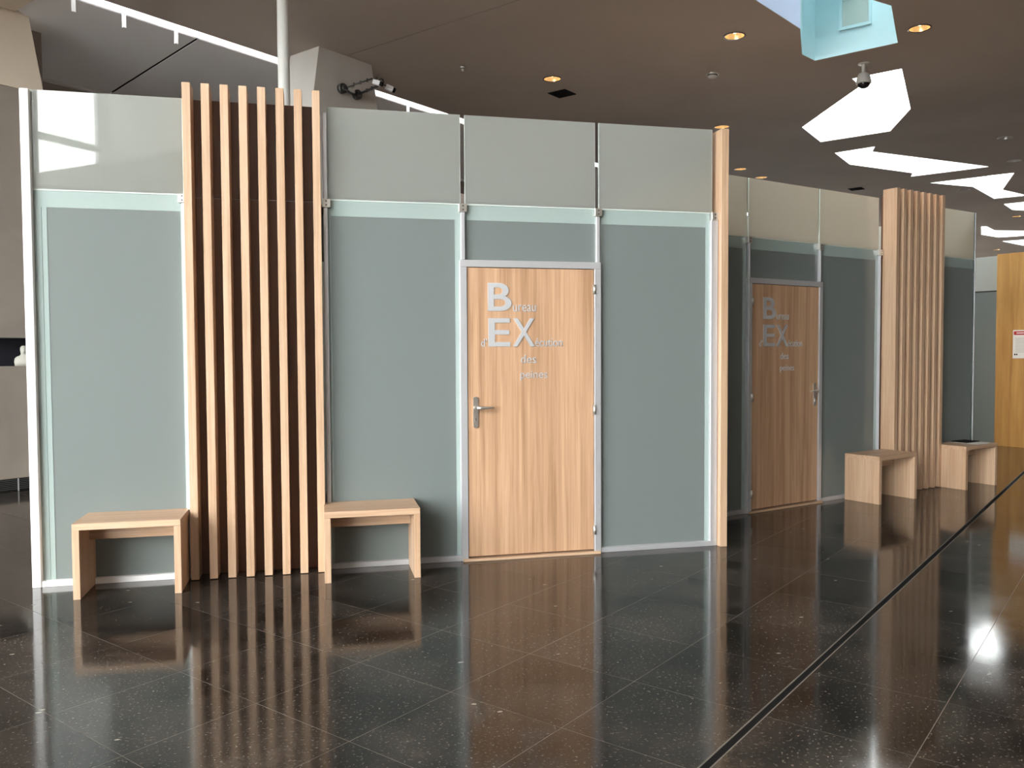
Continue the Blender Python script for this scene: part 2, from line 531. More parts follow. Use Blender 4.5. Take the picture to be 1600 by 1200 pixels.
# slot skylight, sloping soffit beyond it
def slab_ba(bm, pts_lo, pts_hi):
    hexa(bm, pts_lo, pts_hi)
SL = math.tan(math.radians(7))
def zs(a):
    return HC - (a - 4.665) * SL
bm = bmesh.new()
fp = [(.33, 4.665), (2.098, 4.665), (2.098, 6.74), (.44, 6.74), (.44, 5.30), (.33, 5.225)]
hexa(bm, [W(b, a, zs(a)) for b, a in fp], [W(b, a, zs(a) + .12) for b, a in fp])
for (b0, b1) in ((2.132, 46),):
    hexa(bm, [W(b0, 4.665, HC), W(b1, 4.665, HC), W(b1, 6.74, zs(6.74)), W(b0, 6.74, zs(6.74))],
         [W(b0, 4.665, HC + .12), W(b1, 4.665, HC + .12), W(b1, 6.74, zs(6.74) + .12), W(b0, 6.74, zs(6.74) + .12)])
o = obj('ceiling_soffit', bm, M_SLOPE)
tag(o, 'pale grey sloping soffit beyond the bright ceiling slot', 'ceiling', kind='structure')
bm = bmesh.new()
hexa(bm, [W(2.05, 4.7, zs(4.7) + .008), W(2.18, 4.7, zs(4.7) + .008), W(2.18, 6.7, zs(6.7) + .008), W(2.05, 6.7, zs(6.7) + .008)],
     [W(2.05, 4.7, HC + .14), W(2.18, 4.7, HC + .14), W(2.18, 6.7, zs(6.7) + .14), W(2.05, 6.7, zs(6.7) + .14)])
obj('soffit_joint', bm, M_BLACK, o)
bm = bmesh.new()
hexa(bm, [W(.63, 6.74, zs(6.74) - .03), W(46, 6.74, zs(6.74) - .03), W(46, 6.80, zs(6.74) - .03), W(.63, 6.80, zs(6.74) - .03)],
     [W(.63, 6.74, zs(6.74) + .12), W(46, 6.74, zs(6.74) + .12), W(46, 6.80, zs(6.74) + .12), W(.63, 6.80, zs(6.74) + .12)])
obj('soffit_edge', bm, M_PALEWALL, o)
bm = bmesh.new()
hexa(bm, [W(.63, 6.80, HC + .1), W(46, 6.80, HC + .1), W(46, 9.2, HC + .1), W(.63, 9.2, HC + .1)],
     [W(.63, 6.80, HC + .2), W(46, 6.80, HC + .2), W(46, 9.2, HC + .2), W(.63, 9.2, HC + .2)])
o = obj('ceiling_recess', bm, M_DARKWALL)
tag(o, 'dark ceiling recess past the lower edge of the sloping soffit', 'ceiling', kind='structure')
root = thing('window_8', 'long bright skylight slot running along the ceiling above the near office', 'skylight', W(10, 4.56, HC), TH, kind='structure')
bx('shaft_panel', M_SHAFT, root, -9.37, 36, .097, .125, .01, .45)
bx('shaft_panel', M_SHAFT, root, -9.37, 36, -.125, -.1, .142, .30)
bx('pane', M_CLEAR, root, -9.37, 36, -.1, .097, .29, .298)
bx('pane', M_CLEAR, root, -14, -9.372, -.1, .8, .29, .298)
bx('sky_block_end', M_SLOPE, root, -9.371, -9.35, -.12, .86, .004, .46)  # unseen panel added to keep slot light off the beige wall
bx('sky_block_side', M_SLOPE, root, -14, -9.372, -.125, -.11, .142, .47)  # unseen panel added to shut out sky coming in over the slab
bx('sky_block_lid', M_SLOPE, root, -14, -9.372, -.125, .86, .47, .6)  # unseen lid added to stop the sky overexposing the beige wall
portal(W(12, 4.557, HC + .57), (0, 0, -1), 40, .2)   # oriented by the slot below
po = COL.objects[-1]
po.rotation_euler = (0, 0, TH)
HANG = {.655: 'white hanger peg at the start of the ceiling slot, by the beige wall', 1.20: 'white hanger peg, first of the two dangling above the white edged glass', 1.82: 'white hanger peg, nearer the pole of the two above the white edged glass', 5.62: 'white hanger peg on the slot past the concrete pillar'}
for b in (.655, 1.20, 1.82, 5.62):
    bm = bmesh.new(); box(bm, -.018, .018, -.012, .012, -.15, .35)
    o = obj('hanger', bm, M_WHITE, None, W(b, 4.63, HC), TH)
    tag(o, HANG[b], 'hanger', 'white hanger pegs along the ceiling slot')

# ------------------------------------------------------------------ walls of the hall
bm = bmesh.new()
LW = 5.253
def wbox(bm, b0, b1, a0, a1, z0, z1):
    hexa(bm, [W(b0, a0, z0), W(b1, a0, z0), W(b1, a1, z0), W(b0, a1, z0)], [W(b0, a0, z1), W(b1, a0, z1), W(b1, a1, z1), W(b0, a1, z1)])
for q in ((-14, .62, LW, 5.6, 0, 1.337), (-14, .62, LW, 5.6, 1.641, 4.3), (.50, .62, LW, 5.6, 1.337, 1.641), (-14, -.6, LW, 5.6, 1.337, 1.641)):
    wbox(bm, *q)
o = obj('wall_left', bm, M_TAUPEWALL)
tag(o, 'taupe concrete wall with a dark niche behind the white edged glass', 'wall', kind='structure')
bm = bmesh.new(); wbox(bm, -.6, .5, 5.5, 5.598, 1.337, 1.641)
obj('niche_back', bm, M_NAVY, o)
bm = bmesh.new()
wbox(bm, -.6, .5, LW + .01, 5.5, 1.633, 1.6405)
obj('niche_lining', bm, M_NAVY, o)
bm = bmesh.new()
hexa(bm, [W(-14, LW - .02, 4.30), W(.60, LW - .02, 4.30), W(.60, 5.9, 4.30), W(-14, 5.9, 4.30)],
     [W(-14, LW + .12, 5.80), W(.41, LW + .12, 5.80), W(.41, 5.9, 5.80), W(-14, 5.9, 5.80)])
wbox(bm, -14, -4, LW + .12, 5.9, 5.80, 9.0)
wbox(bm, -4, .326, 4.69, LW - .03, 5.10, 5.65)
o = obj('wall_left_upper', bm, M_BEIGE)
tag(o, 'beige canted upper wall above the taupe niche wall', 'wall', kind='structure')
base = thing('baseboard_left', 'dark ribbed ventilation skirting along the foot of the taupe wall', 'baseboard', W(0, LW, 0), TH, kind='structure')
bx('backing', M_BLACK, base, -14, .62, -.012, -.001, .0, .132)
for z in (.018, .037, .056, .075, .094, .113):
    bx('rib', M_DARKSTEEL, base, -14, .62, -.018, -.012, z, z + .008)
for b in (-1.56, -.66, .235):
    bx('joint_strip', M_ALU, base, b - .006, b + .006, -.020, -.012, 0, .132)
bx('top_strip', M_DARKWALL, base, -14, .62, -.016, -.001, .132, .138)
bm = bmesh.new(); wbox(bm, .6, 22, 9.0, 9.2, 0, HC + .1); wbox(bm, .61, .75, 5.6, 9.0, 0, HC + .1); wbox(bm, 44, 46, 9.0, 9.2, 0, HC + .1); wbox(bm, 22, 44, 9.0, 9.2, 0, .4); wbox(bm, 22, 44, 9.0, 9.2, 4.6, HC + .1)
o = obj('wall_rear', bm, M_TAUPEWALL)
tag(o, 'taupe far wall behind the offices', 'wall', kind='structure')
bm = bmesh.new(); wbox(bm, 46, 46.3, -7, 9, 0, HC + .2)
o = obj('wall_end', bm, M_DARKWALL); tag(o, 'dark end wall at the far end of the hall', 'wall', kind='structure')
# gallery front and atrium behind the photographer
bm = bmesh.new(); wbox(bm, -14, 46, -7.3, -7, 0, 5.25)
o = obj('wall_front', bm, M_DARKWALL); tag(o, 'dark concrete gallery front facing the offices', 'wall', kind='structure')
bm = bmesh.new(); wbox(bm, -14, 46, -9.6, -9.3, 0, 9)
o = obj('wall_front_upper', bm, M_PALEWALL); tag(o, 'pale upper wall set back above the gallery front', 'wall', kind='structure')
bm = bmesh.new(); wbox(bm, -14.3, -3.9, -9.6, 5.9, 9, 9.2)
wbox(bm, -3.9, 46, -9.6, -3.0, 7.5, 7.7)
o = obj('ceiling_atrium', bm, M_PALEWALL); tag(o, 'high pale atrium ceiling behind the photographer', 'ceiling', kind='structure')
bm = bmesh.new()
wbox(bm, -4.1, -3.95, -9.3, 5.4, 7.5, 9.0)
wbox(bm, -4.02, 46, -3.72, -3.60, HC + .142, 7.5)
wbox(bm, -4.12, -4.0, -3.6, 4.5, HC, 7.5)
o = obj('wall_fascia', bm, M_PALEWALL); tag(o, 'pale fascia between the flat ceiling and the atrium', 'wall', kind='structure')
root = thing('window_9', 'tall glazed street front lighting the hall from the left', 'window', W(WIN_B, 0, 0), TH, kind='structure')
bx('sill', M_ALU, root, -.2, .1, -9.3, 5.25, 0, .3)
for a in (-9.2, -7.6, -6.0, -4.4, -2.8, -1.2, .4, 2.0, 3.6, 5.2):
    bx('mullion', M_ALU, root, -.06, .06, a - .05, a + .05, .3, 9.0)
for z in (2.9, 6.3):
    bx('transom', M_ALU, root, -.055, .055, -9.2, 5.2, z - .07, z + .07)
bx('pane', M_CLEAR, root, -.01, .01, -9.2, 5.2, .3, 8.98)
bm = bmesh.new(); wbox(bm, -80, -14.25, -60, 60, -.3, -.02)
o = obj('ground', bm, M_GROUND); tag(o, 'paved street outside the glazed front', 'ground', kind='structure')

root = thing('window_10', 'unseen glazed wall added behind the far office to light the hall from the back', 'window', W(22, 9.1, 0), TH, kind='structure')  # glazing added to brighten the far ceiling and backlight the upper panes
for k in range(12):
    bx('mullion', M_ALU, root, k * 2 - .04, k * 2 + .04, -.06, .06, .4, 4.6)
bx('pane', M_CLEAR, root, 0, 22, -.01, .01, .4, 4.6)
bm = bmesh.new(); wbox(bm, -14, 80, 9.25, 80, -.3, -.02)
o = obj('ground_courtyard', bm, M_GROUND); tag(o, 'paved courtyard outside the added back glazing', 'ground', kind='structure')
portal(W(33, 8.9, 2.5), -dA, 22, 4.2)
# ------------------------------------------------------------------ offices : frames of reference
class Frame:
    def __init__(s, x, y, ang):
        s.o = Vector((x, y, 0)); s.ang = ang
        s.u = Vector((math.cos(ang), math.sin(ang), 0)); s.v = Vector((-math.sin(ang), math.cos(ang), 0))
    def at(s, u, v, z=0):
        return s.o + s.u * u + s.v * v + Vector((0, 0, z))
F1 = Frame(0, 0, 0)
F2 = Frame(3.502, .987, math.radians(19.54))
YG = .03      # front face of the lower panes
def screw_pair(parent, z0, z1, y, x=0):
    for z in (z0, z1):
        bm = bmesh.new(); tube(bm, (x, y + .001, z), (x, y - .002, z), .0055, seg=10)
        obj('screw', bm, M_DARKSTEEL, parent)
def clamp(root, x, zt, wdt=.055):
    c = bx('clamp', M_STEEL, root, x - wdt / 2, x + wdt / 2, -.008, .06, zt - .052, zt + .006, .002)
    screw_pair(c, zt - .010, zt - .036, -.008, x)
def lower_pane(root, x0, x1, z0, z1, l=0, r=0, t=.1, double=False):
    p = bx('lower_pane', M_LOW, root, x0 + l, x1 - r, YG, YG + .012, z0, z1 - t)
    if t:
        bx('edge_band', M_BAND, p, x0, x1, YG - .0005, YG + .0125, z1 - t, z1)
    if l:
        if double:
            bx('edge_band', M_BAND, p, x0, x0 + l * .62 - .003, YG - .0005, YG + .0125, z0, z1 - t)
            bx('edge_band', M_BAND, p, x0 + l * .62, x0 + l, YG - .0025, YG + .0125, z0, z1 - t)
        else:
            bx('edge_band', M_BAND, p, x0, x0 + l, YG - .0005, YG + .0125, z0, z1 - t)
    if r:
        bx('edge_band', M_BAND, p, x1 - r, x1, YG - .0005, YG + .0125, z0, z1 - t)
    return p
def upper_pane(root, x0, x1, z0, z1):
    p = bx('upper_pane', M_UP, root, x0 + .003, x1 - .003, YG - .004, YG + .008, z0 + .009, z1)
    bx('polished_edge', M_EDGE, p, x0, x1, YG - .006, YG + .010, z0, z0 + .009)
    bx('polished_edge', M_EDGE, p, x0, x0 + .003, YG - .004, YG + .008, z0 + .009, z1)
    bx('polished_edge', M_EDGE, p, x1 - .003, x1, YG - .004, YG + .008, z0 + .009, z1)
def rail(root, x0, x1):
    bx('bottom_rail', M_ALU, root, x0, x1, 0, .06, 0, .037, .002)

# ---- near office front
P1 = thing('glass_partition', 'near frosted glass office front with a white left edge post', 'glass partition', (0, 0, 0))
TOP, TR = 3.105, 2.486
bx('end_post', M_WHITE, P1, -1.757, -1.706, -.012, .07, .0, 3.10, .003)
bx('bottom_rail', M_WHITE, P1, -1.706, -.815, -.004, .06, 0, .037, .002)
for a, b in ((.085, .970), (2.001, 2.918)):
    rail(P1, a, b)
lower_pane(P1, -1.706, -.835, .037, TR, .076, .010, .102, True)
bx('mullion', M_WHITE, P1, -.835, -.812, .0, .06, .037, TR - .05, .002)  # aluminium strip, the daylight on it put in as white
lower_pane(P1, .083, .984, .037, TR, .02, .040, .102)
lower_pane(P1, 1.011, 1.968, 2.108, TR, 0, 0, .102)
lower_pane(P1, 1.994, 2.862, .037, TR, .024, .033, .102)
for x0, x1, z0 in ((.984, 1.011, 2.108), (1.968, 1.994, 2.108), (2.862, 2.918, .037)):
    bx('mullion', M_ALU, P1, x0, x1, .0, .06, z0, TR - .05, .002)
bx('mullion', M_ALU, P1, .056, .083, .0, .06, .0, 3.06, .002)
for x0, x1 in ((-1.706, -.822), (.083, .985), (1.016, 1.966), (1.994, 2.881)):
    upper_pane(P1, x0, x1, TR, TOP)
for x in (-.828, .075, .998, 1.982, 2.892):
    clamp(P1, x, TR)
bx('side_pane', M_UP, P1, -1.74, -1.726, .07, 3.1, .02, 3.10)
bx('rear_pane', M_UP, P1, -1.73, 6.4, -.006, .006, .02, 2.48, 0, (0, 2.70 + 1.73 * .26, 0), math.atan(.26))
# ---- far office front
P2 = thing('glass_partition', 'far frosted glass office front set back behind the oak end panel', 'glass partition', F2.at(0, 0), F2.ang)
TOP2, TR2 = 3.006, 2.476
rail(P2, -.58, .275); rail(P2, 1.298, 2.23); rail(P2, 3.13, 4.01)
lower_pane(P2, -.58, .278, .037, TR2, .03, .05, .10)
lower_pane(P2, .305, 1.262, 2.122, TR2, 0, 0, .10)
lower_pane(P2, 1.285, 2.205, .037, TR2, .02, .04, .10)
lower_pane(P2, 3.155, 3.977, .037, TR2, .0, .0, .10)
for x0, x1, z0 in ((.284, .299, 2.122), (1.266, 1.281, 2.122), (2.208, 2.220, .037), (3.14, 3.152, .037)):
    bx('mullion', M_ALU, P2, x0, x1, .0, .06, z0, TR2 - .05, .002)
bx('end_post', M_ALU, P2, 4.001, 4.010, .02, .06, .0, TOP2, .001)
bx('polished_edge', M_DARKEDGE, P2, 3.978, 4.000, YG - .002, YG + .012, .037, TOP2)
for x0, x1 in ((-.58, .277), (.302, 1.263), (1.285, 2.21), (3.15, 3.977)):
    upper_pane(P2, x0, x1, TR2, TOP2)
for x in (.29, 1.274, 2.215, 3.142):
    clamp(P2, x, TR2)
bx('side_pane', M_UP, P2, 4.006, 4.018, .07, 2.9, .02, TOP2)
# roof over the rooms
pts = [(-1.70, .07), (-.835, .07), (-.835, .115), (.05, .115), (.05, .07), (2.885, .07), (2.915, .86)] + [tuple(F2.at(u, .07).xy) for u in (-.45, 3.98)] + [tuple(F2.at(3.98, 2.6).xy), (-1.70, 2.65)]
bm = bmesh.new(); prism(bm, pts, 2.40, 2.47)
o = obj('ceiling_office', bm, M_TAUPEWALL); tag(o, 'flat roof over the glass fronted offices', 'ceiling', kind='structure')
bm = bmesh.new(); prism(bm, [(2.90, .86), (2.96, .86), (2.96, 3.8), (2.90, 3.8)], 0, 2.398)
o = obj('wall_divider_added', bm, M_PALEWALL); tag(o, 'unseen wall added between the two offices to keep the far one darker', 'wall', kind='structure')  # added to block light from reaching the far office
# oak panel closing the near office
EP = thing('oak_end_panel', 'tall narrow oak end fin between the two office fronts', 'end panel', (2.952, 0, 0))
bx('panel', M_OAKV, EP, -.030, .028, -.045, .115, 0, 3.10, .002)
bx('return_pane', M_LOW, P1, 2.945, 2.957, .117, .86, 0, 2.48)

# ---- slatted oak columns
def column(frame, u0, v, zt, zp, label):
    root = thing('slatted_column', label, 'slatted column', frame.at(u0 + .425, v), frame.ang, 'oak slatted columns')
    for z0, z1 in ((.0, TR - .004), (TR, zp)):
        bx('back_panel', M_BROWN, root, -.422, .422, .156, .176, z0, z1, .001)
    bm = bmesh.new(); box(bm, -.025, .025, 0, .155, 0, zt); bevel(bm, .0015)
    me = mesh_from('slat', bm); me.materials.append(M_OAKV)
    for k in range(8):
        o = obj('slat', me, None, root, (-.400 + k * .1143, 0, .004))
    return root
C1 = column(F1, -.8085, -.072, 3.176, 3.115, 'oak slatted column on the near office front, between two benches')
C2 = dup(C1, F2.at(2.262 + .425, -.14), F2.ang, 'oak slatted column on the far office front, its left side catching the light')
C2.scale = (1, 1, 3.09 / 3.18)

# ---- benches
def bench(label, loc, rz):
    root = thing('oak_bench', label, 'bench', loc, rz, 'oak benches')
    wd, dp, h, t = .610, .375, .456, .040
    bx('seat', M_OAKX, root, -wd / 2, wd / 2, 0, dp, h - t, h, .0015)
    for s in (-1, 1):
        x0, x1 = sorted((s * wd / 2, s * (wd / 2 - t)))
        bx('leg_panel', M_OAKV, root, x0, x1, 0, dp, 0, h - t, .0012)
    bx('apron', M_OAKX, root, -wd / 2 + t, wd / 2 - t, dp * .62, dp * .62 + .022, h - t - .105, h - t, .001)
    return root
B1 = bench('oak bench left of the near slatted column, under the brightest glass', F1.at(-1.129, -.352), 0)
B2 = dup(B1, F1.at(.337, -.352), 0, 'oak bench between the near slatted column and the near door')
B3 = dup(B1, F2.at(1.93, -.405), F2.ang, 'oak bench between the far door and the far slatted column')
B4 = dup(B1, F2.at(3.415, -.405), F2.ang, 'oak bench with papers and a black folder on its seat')

# ---- doors
def glyph_mesh(txt, x0, x1, z0, z1, th, bold=0.0):
    cu = bpy.data.curves.new('t', 'FONT')
    cu.body = txt
    cu.extrude = .5
    cu.offset = bold
    cu.resolution_u = 6
    t = bpy.data.objects.new('t', cu); COL.objects.link(t)
    bpy.context.view_layer.update()
    me = bpy.data.meshes.new_from_object(t)
    bpy.data.objects.remove(t)
    xs = [v.co.x for v in me.vertices]; ys = [v.co.y for v in me.vertices]; zz = [v.co.z for v in me.vertices]
    for v in me.vertices:
        x = x0 + (v.co.x - min(xs)) / (max(xs) - min(xs)) * (x1 - x0)
        z = z0 + (v.co.y - min(ys)) / (max(ys) - min(ys)) * (z1 - z0)
        d = (v.co.z - min(zz)) / (max(zz) - min(zz))
        v.co = (x, -th * d, z)
    me.name = 'lettering'
    me.materials.clear(); me.materials.append(M_LETTER)
    return me
# x measured from the left edge of the leaf, z from the floor
TEXT = [('B', .145, .314, 1.753, 1.949, .013), ('ureau', .325, .492, 1.751, 1.797, .0), ('E', .147, .304, 1.504, 1.703, .013), ('X', .322, .483, 1.504, 1.703, .013),
        ('d\u2019', .095, .138, 1.504, 1.560, .0), ('\u00e9cution', .486, .684, 1.503, 1.563, .0),
        ('des', .381, .493, 1.386, 1.446, .0), ('peines', .377, .574, 1.262, 1.332, .0)]
LMESH = {}
def door(num, frame, u0, hinge_right, zf, label):
    """u0 = left outer edge of the frame"""
    wf, j = 1.028, .049
    zl = zf - .049
    root = thing('door_%d' % num, label, 'door', frame.at(u0 + wf / 2, 0), frame.ang, kind='structure')
    hw = wf / 2
    bx('door_jamb', M_ALU, root, -hw, -hw + j, -.008, .08, 0, zf - j, .002)
    bx('door_jamb', M_ALU, root, hw - j, hw, -.008, .08, 0, zf - j, .002)
    bx('door_head', M_ALU, root, -hw, hw, -.008, .08, zf - j + .0005, zf, .002)
    bx('door_rebate', M_BLACK, root, -hw + j, hw - j, .050, .07, .01, zf - j)
    lx0, lx1 = -hw + j + .004, hw - j - .004
    bx('door_leaf', M_DOOR, root, lx0, lx1, .002, .046, .028, zl - .003, .0015)
    bx('threshold', M_OAKX, root, -hw + .01, hw - .01, -.034, .08, 0, .018, .002)
    for k, (txt, a, b, c, d, bold) in enumerate(TEXT):
        if k not in LMESH:
            LMESH[k] = glyph_mesh(txt, a, b, c, d, .006 if bold else .004, bold)
        o = obj('letter' if len(txt) == 1 else 'lettering', LMESH[k], None, root, (lx0, .0015, 0))
        if len(txt) > 1:
            o['kind'] = 'stuff'
    hx = lx1 + .004 if hinge_right else lx0 - .004
    for z in (1.912, 1.046, .172):
        h = bmesh.new(); tube(h, (hx, -.011, z - .033), (hx, -.011, z + .033), .0095, seg=12)
        ho = obj('hinge', h, M_STEEL, root)
        bx('hinge_leaf', M_STEEL, ho, hx - .016, hx + .012, -.010, -.0045, z - .031, z + .031)
    s = -1 if hinge_right else 1
    px = lx0 + .053 if hinge_right else lx1 - .053
    bm = bmesh.new()
    ol = [(px + .018 * math.cos(math.pi * k / 10), 1.137 + .018 * math.sin(math.pi * k / 10)) for k in range(11)]
    ol += [(px - .018 * math.cos(math.pi * k / 10), .953 - .018 * math.sin(math.pi * k / 10)) for k in range(11)]
    hexa(bm, [(x, .001, z) for x, z in ol], [(x, -.008, z) for x, z in ol])
    pl = obj('handle', bm, M_STEEL, root)
    bm = bmesh.new()
    d = -s
    tube(bm, (px, -.006, 1.078), (px, -.052, 1.078), .011, seg=14)
    pts = [(px, -.050, 1.078, .0115), (px + d * .03, -.054, 1.077, .011), (px + d * .075, -.056, 1.077, .009), (px + d * .122, -.053, 1.078, .007)]
    rg = []
    for q in pts:
        rg.append([bm.verts.new((q[0], q[1] + q[3] * .7 * math.cos(2 * math.pi * i / 14), q[2] + q[3] * math.sin(2 * math.pi * i / 14))) for i in range(14)])
    for ra, rb in zip(rg, rg[1:]):
        for i in range(14):
            f = bm.faces.new((ra[i], ra[(i + 1) % 14], rb[(i + 1) % 14], rb[i])); f.smooth = True
    bm.faces.new(rg[0][::-1]); bm.faces.new(rg[-1])
    obj('lever', bm, M_STEEL, pl)
    bm = bmesh.new(); tube(bm, (px, -.007, 1.005), (px, -.012, 1.005), .009, seg=14); box(bm, px - .005, px + .005, -.012, -.007, .978, 1.0)
    obj('lock_cylinder', bm, M_STEEL, pl)
    bm = bmesh.new(); box(bm, px - .0015, px + .0015, -.0135, -.0115, .985, 1.006)
    obj('keyhole', bm, M_BLACK, pl)
    return root
door(1, F1, .972, True, 2.106, 'near oak door in an aluminium frame with raised lettering and handle on its left')
door(2, F2, .270, False, 2.118, 'far oak door in shadow with raised lettering and handle on its right')

# ---- white pole and concrete pillar behind the near office
tb = bmesh.new(); tube(tb, (0, 0, 0), (0, 0, HC), .061, seg=32, caps=False)
o = obj('pole', tb, M_POLE, None, (-.293, 3.4, 0))
tag(o, 'round white steel pole rising to the ceiling behind the near slatted column', 'pole')
bm = bmesh.new()
def pb(z):
    d = 5.2 - z
    return 3.163 - .163 * d, 4.025 + .185 * d, 3.722, 4.27 + .05 * d
l0, r0, f0, k0 = pb(0); l1, r1, f1, k1 = pb(5.2)
hexa(bm, [W(l0, f0, 0), W(r0, f0, 0), W(r0, k0, 0), W(l0, k0, 0)], [W(l1, f1, HC), W(r1, f1, HC), W(r1, k1, HC), W(l1, k1, HC)])
o = obj('concrete_pillar', bm, M_PILLAR)
tag(o, 'tapering concrete pillar under the ceiling with a camera bracket on its face', 'pillar', kind='structure')

# ---- oak wall at the right with a poster
OW = Vector((10.05, 5.02, 0)); od = Vector((.367, -.930, 0)); oang = math.atan2(od.y, od.x)
o = thing('oak_wall_panel', 'tall honey coloured oak wall panel beyond the far office', 'wall panel', OW, oang)
bx('panel', M_HONEY, o, 0, 2.6, .0, .12, 0, 2.90, .002)
g2 = thing('glass_partition', 'narrow strip of frosted glass beside the honey oak wall', 'glass partition', OW, oang)
bx('lower_pane', M_LOW, g2, -1.6, -.006, .04, .052, .0, 2.34)
bx('upper_pane', M_UP, g2, -1.6, -.006, .04, .052, 2.36, 2.88)
bx('mullion', M_DARKSTEEL, g2, -1.6, -.006, .038, .056, 2.34, 2.36)
ps = thing('poster', 'white notice with a red banner pinned to the honey oak wall', 'poster', OW + od * .247 + Vector((0, 0, 1.33)), oang)
# the panel's hall side is the -y side of its own frame
bx('sheet', M_PAPER, ps, 0, .30, -.004, -.001, 0, .42)
bx('banner', M_RED, ps, .012, .288, -.0055, -.004, .348, .402)
bm = bmesh.new()
for (x0, x1, z0, z1) in ((.05, .25, .368, .384),):
    box(bm, x0, x1, -.0065, -.0055, z0, z1)
o = obj('banner_text', bm, M_PAPER, ps)
bm = bmesh.new()
for k in range(13):
    z = .30 - k * .0175
    box(bm, .03 + .01 * (k % 2), .27 - .03 * ((k * 7) % 3), -.0045, -.004, z, z + .0035)
o = obj('print_lines', bm, M_GREYINK, ps); o['kind'] = 'stuff'
bm = bmesh.new(); box(bm, .022, .04, -.0045, -.004, .045, .07); box(bm, .05, .066, -.0045, -.004, .045, .07)
o = obj('stamp_marks', bm, M_BLACK, ps); o['kind'] = 'stuff'

# ---- papers on the last bench
def flat(name, label, cat, pts, z, th, m, group=None):
    c = sum((Vector((q[0], q[1], 0)) for q in pts), Vector()) / len(pts)
    bm = bmesh.new(); prism(bm, [(q[0] - c.x, q[1] - c.y) for q in pts], 0, th)
    o = obj(name, bm, m, None, (c.x, c.y, z))
    return tag(o, label, cat, group)
def rect(cx, cy, w_, h_, ang):
    u = Vector((math.cos(ang), math.sin(ang))); v = Vector((-u.y, u.x))
    c = Vector((cx, cy))
    return [tuple(c + u * (sx * w_ / 2) + v * (sy * h_ / 2)) for sx, sy in ((-1, -1), (1, -1), (1, 1), (-1, 1))]
flat('paper_sheets', 'white paper sheets under the black folder on the last bench', 'paper', rect(*F2.at(3.46, -.25).xy, .215, .297, F2.ang - .05), .4605, .002, M_PAPER)
flat('paper_sheet', 'loose white sheet beside the black folder on the last bench', 'paper', rect(*F2.at(3.62, -.25).xy, .12, .21, F2.ang + .12), .4575, .0015, M_PAPER)
flat('folder', 'flat black folder lying on white papers on the last bench', 'folder', rect(*F2.at(3.525, -.165).xy, .25, .17, F2.ang - .02), .4630, .008, M_BLACK)

# ------------------------------------------------------------------ ceiling fittings
def lathe_obj(name, prof, m, parent, seg=24):
    bm = bmesh.new(); lathe(bm, prof, seg)
    return obj(name, bm, m, parent)
def downlight(c, label, lit=True, watts=60):
    root = thing('downlight', label, 'ceiling light', (c[0], c[1], HC), 0, 'recessed downlights')
    lathe_obj('trim_ring', [(.114, .0), (.128, -.001), (.128, -.006), (.112, -.008), (.112, .0)], M_ALU if not lit else M_DARKSTEEL, root)
    lathe_obj('reflector', [(.112, -.002), (.100, .05), (.060, .10), (.002, .112)], M_GOLD if lit else M_STEEL, root)
    bm = bmesh.new(); bmesh.ops.create_uvsphere(bm, u_segments=12, v_segments=8, radius=.036)
    for v in bm.verts:
        v.co.z += .062
    obj('lamp', bm, M_LAMP if lit else M_GREYPLASTIC, root)
    if lit:
        l = bpy.data.lights.new('downlight_beam', 'SPOT')
        l.energy = watts; l.color = (1, .68, .42); l.spot_size = math.radians(122); l.spot_blend = .12; l.shadow_soft_size = .04
        lo = bpy.data.objects.new('downlight_beam', l); COL.objects.link(lo); lo.parent = root; lo.location = (0, 0, -.01)
DL = ['lit downlight near the black vent over the near door', 'lit downlight left of the cyan skylight', 'lit downlight right of the cyan skylight', 'lit downlight directly above the oak end panel',
      'lit downlight first of two close together above the far office', 'lit downlight second of two close together above the far office', 'lit downlight between the far slatted column and the oak wall skylights', 'farthest lit downlight above the oak wall']
for c, s in zip(LIGHTS, DL):
    downlight(c, s, True, {1: 260, 2: 30}.get(LIGHTS.index(c), 80))
DU = ['unlit downlight right of the large white skylight', 'unlit downlight right of the arrow shaped skylight', 'unlit downlight under the bluish skylight', 'unlit downlight just left of the far slatted column top']
for c, s in zip(UNLIT, DU):
    downlight(c, s, False)
def vent(c, label):
    root = thing('ceiling_vent', label, 'vent', (c[0], c[1], HC), TH, 'square black ceiling vents')
    bm = bmesh.new()
    for q in ((-.15, .15, -.15, -.135), (-.15, .15, .135, .15), (-.15, -.135, -.135, .135), (.135, .15, -.135, .135)):
        box(bm, *q, -.008, 0)
    obj('frame', bm, M_BLACK, root)
    bx('backing', M_BLACK, root, -.135, .135, -.135, .135, -.002, 0)
    for k in range(6):
        y = -.11 + k * .044
        bx('slat', M_BLACK, root, -.135, .135, y - .004, y + .004, -.007, -.002)
vent((3.512, 6.072), 'square black ceiling vent beside the downlight over the near door')
vent((12.247, 11.578), 'square black ceiling vent above the far office front')
def sensor(c, r, label):
    root = thing('smoke_detector', label, 'detector', (c[0], c[1], HC))
    lathe_obj('base', [(0.001, 0), (r, 0), (r, -.018), (r * .8, -.022)], M_STEEL, root)
    lathe_obj('head', [(r * .8, -.02), (r * .62, -.05), (r * .35, -.062), (.001, -.064)], M_GREYPLASTIC, root)
    lathe_obj('collar', [(r * .84, -.020), (r * .84, -.034), (r * .7, -.034)], M_DARKSTEEL, root)
sensor((5.249, 4.806), .085, 'silver smoke detector on the ceiling left of the dome camera')
sensor((1.914, 5.241), .032, 'tiny ceiling sensor over the near office, right of the pillar')

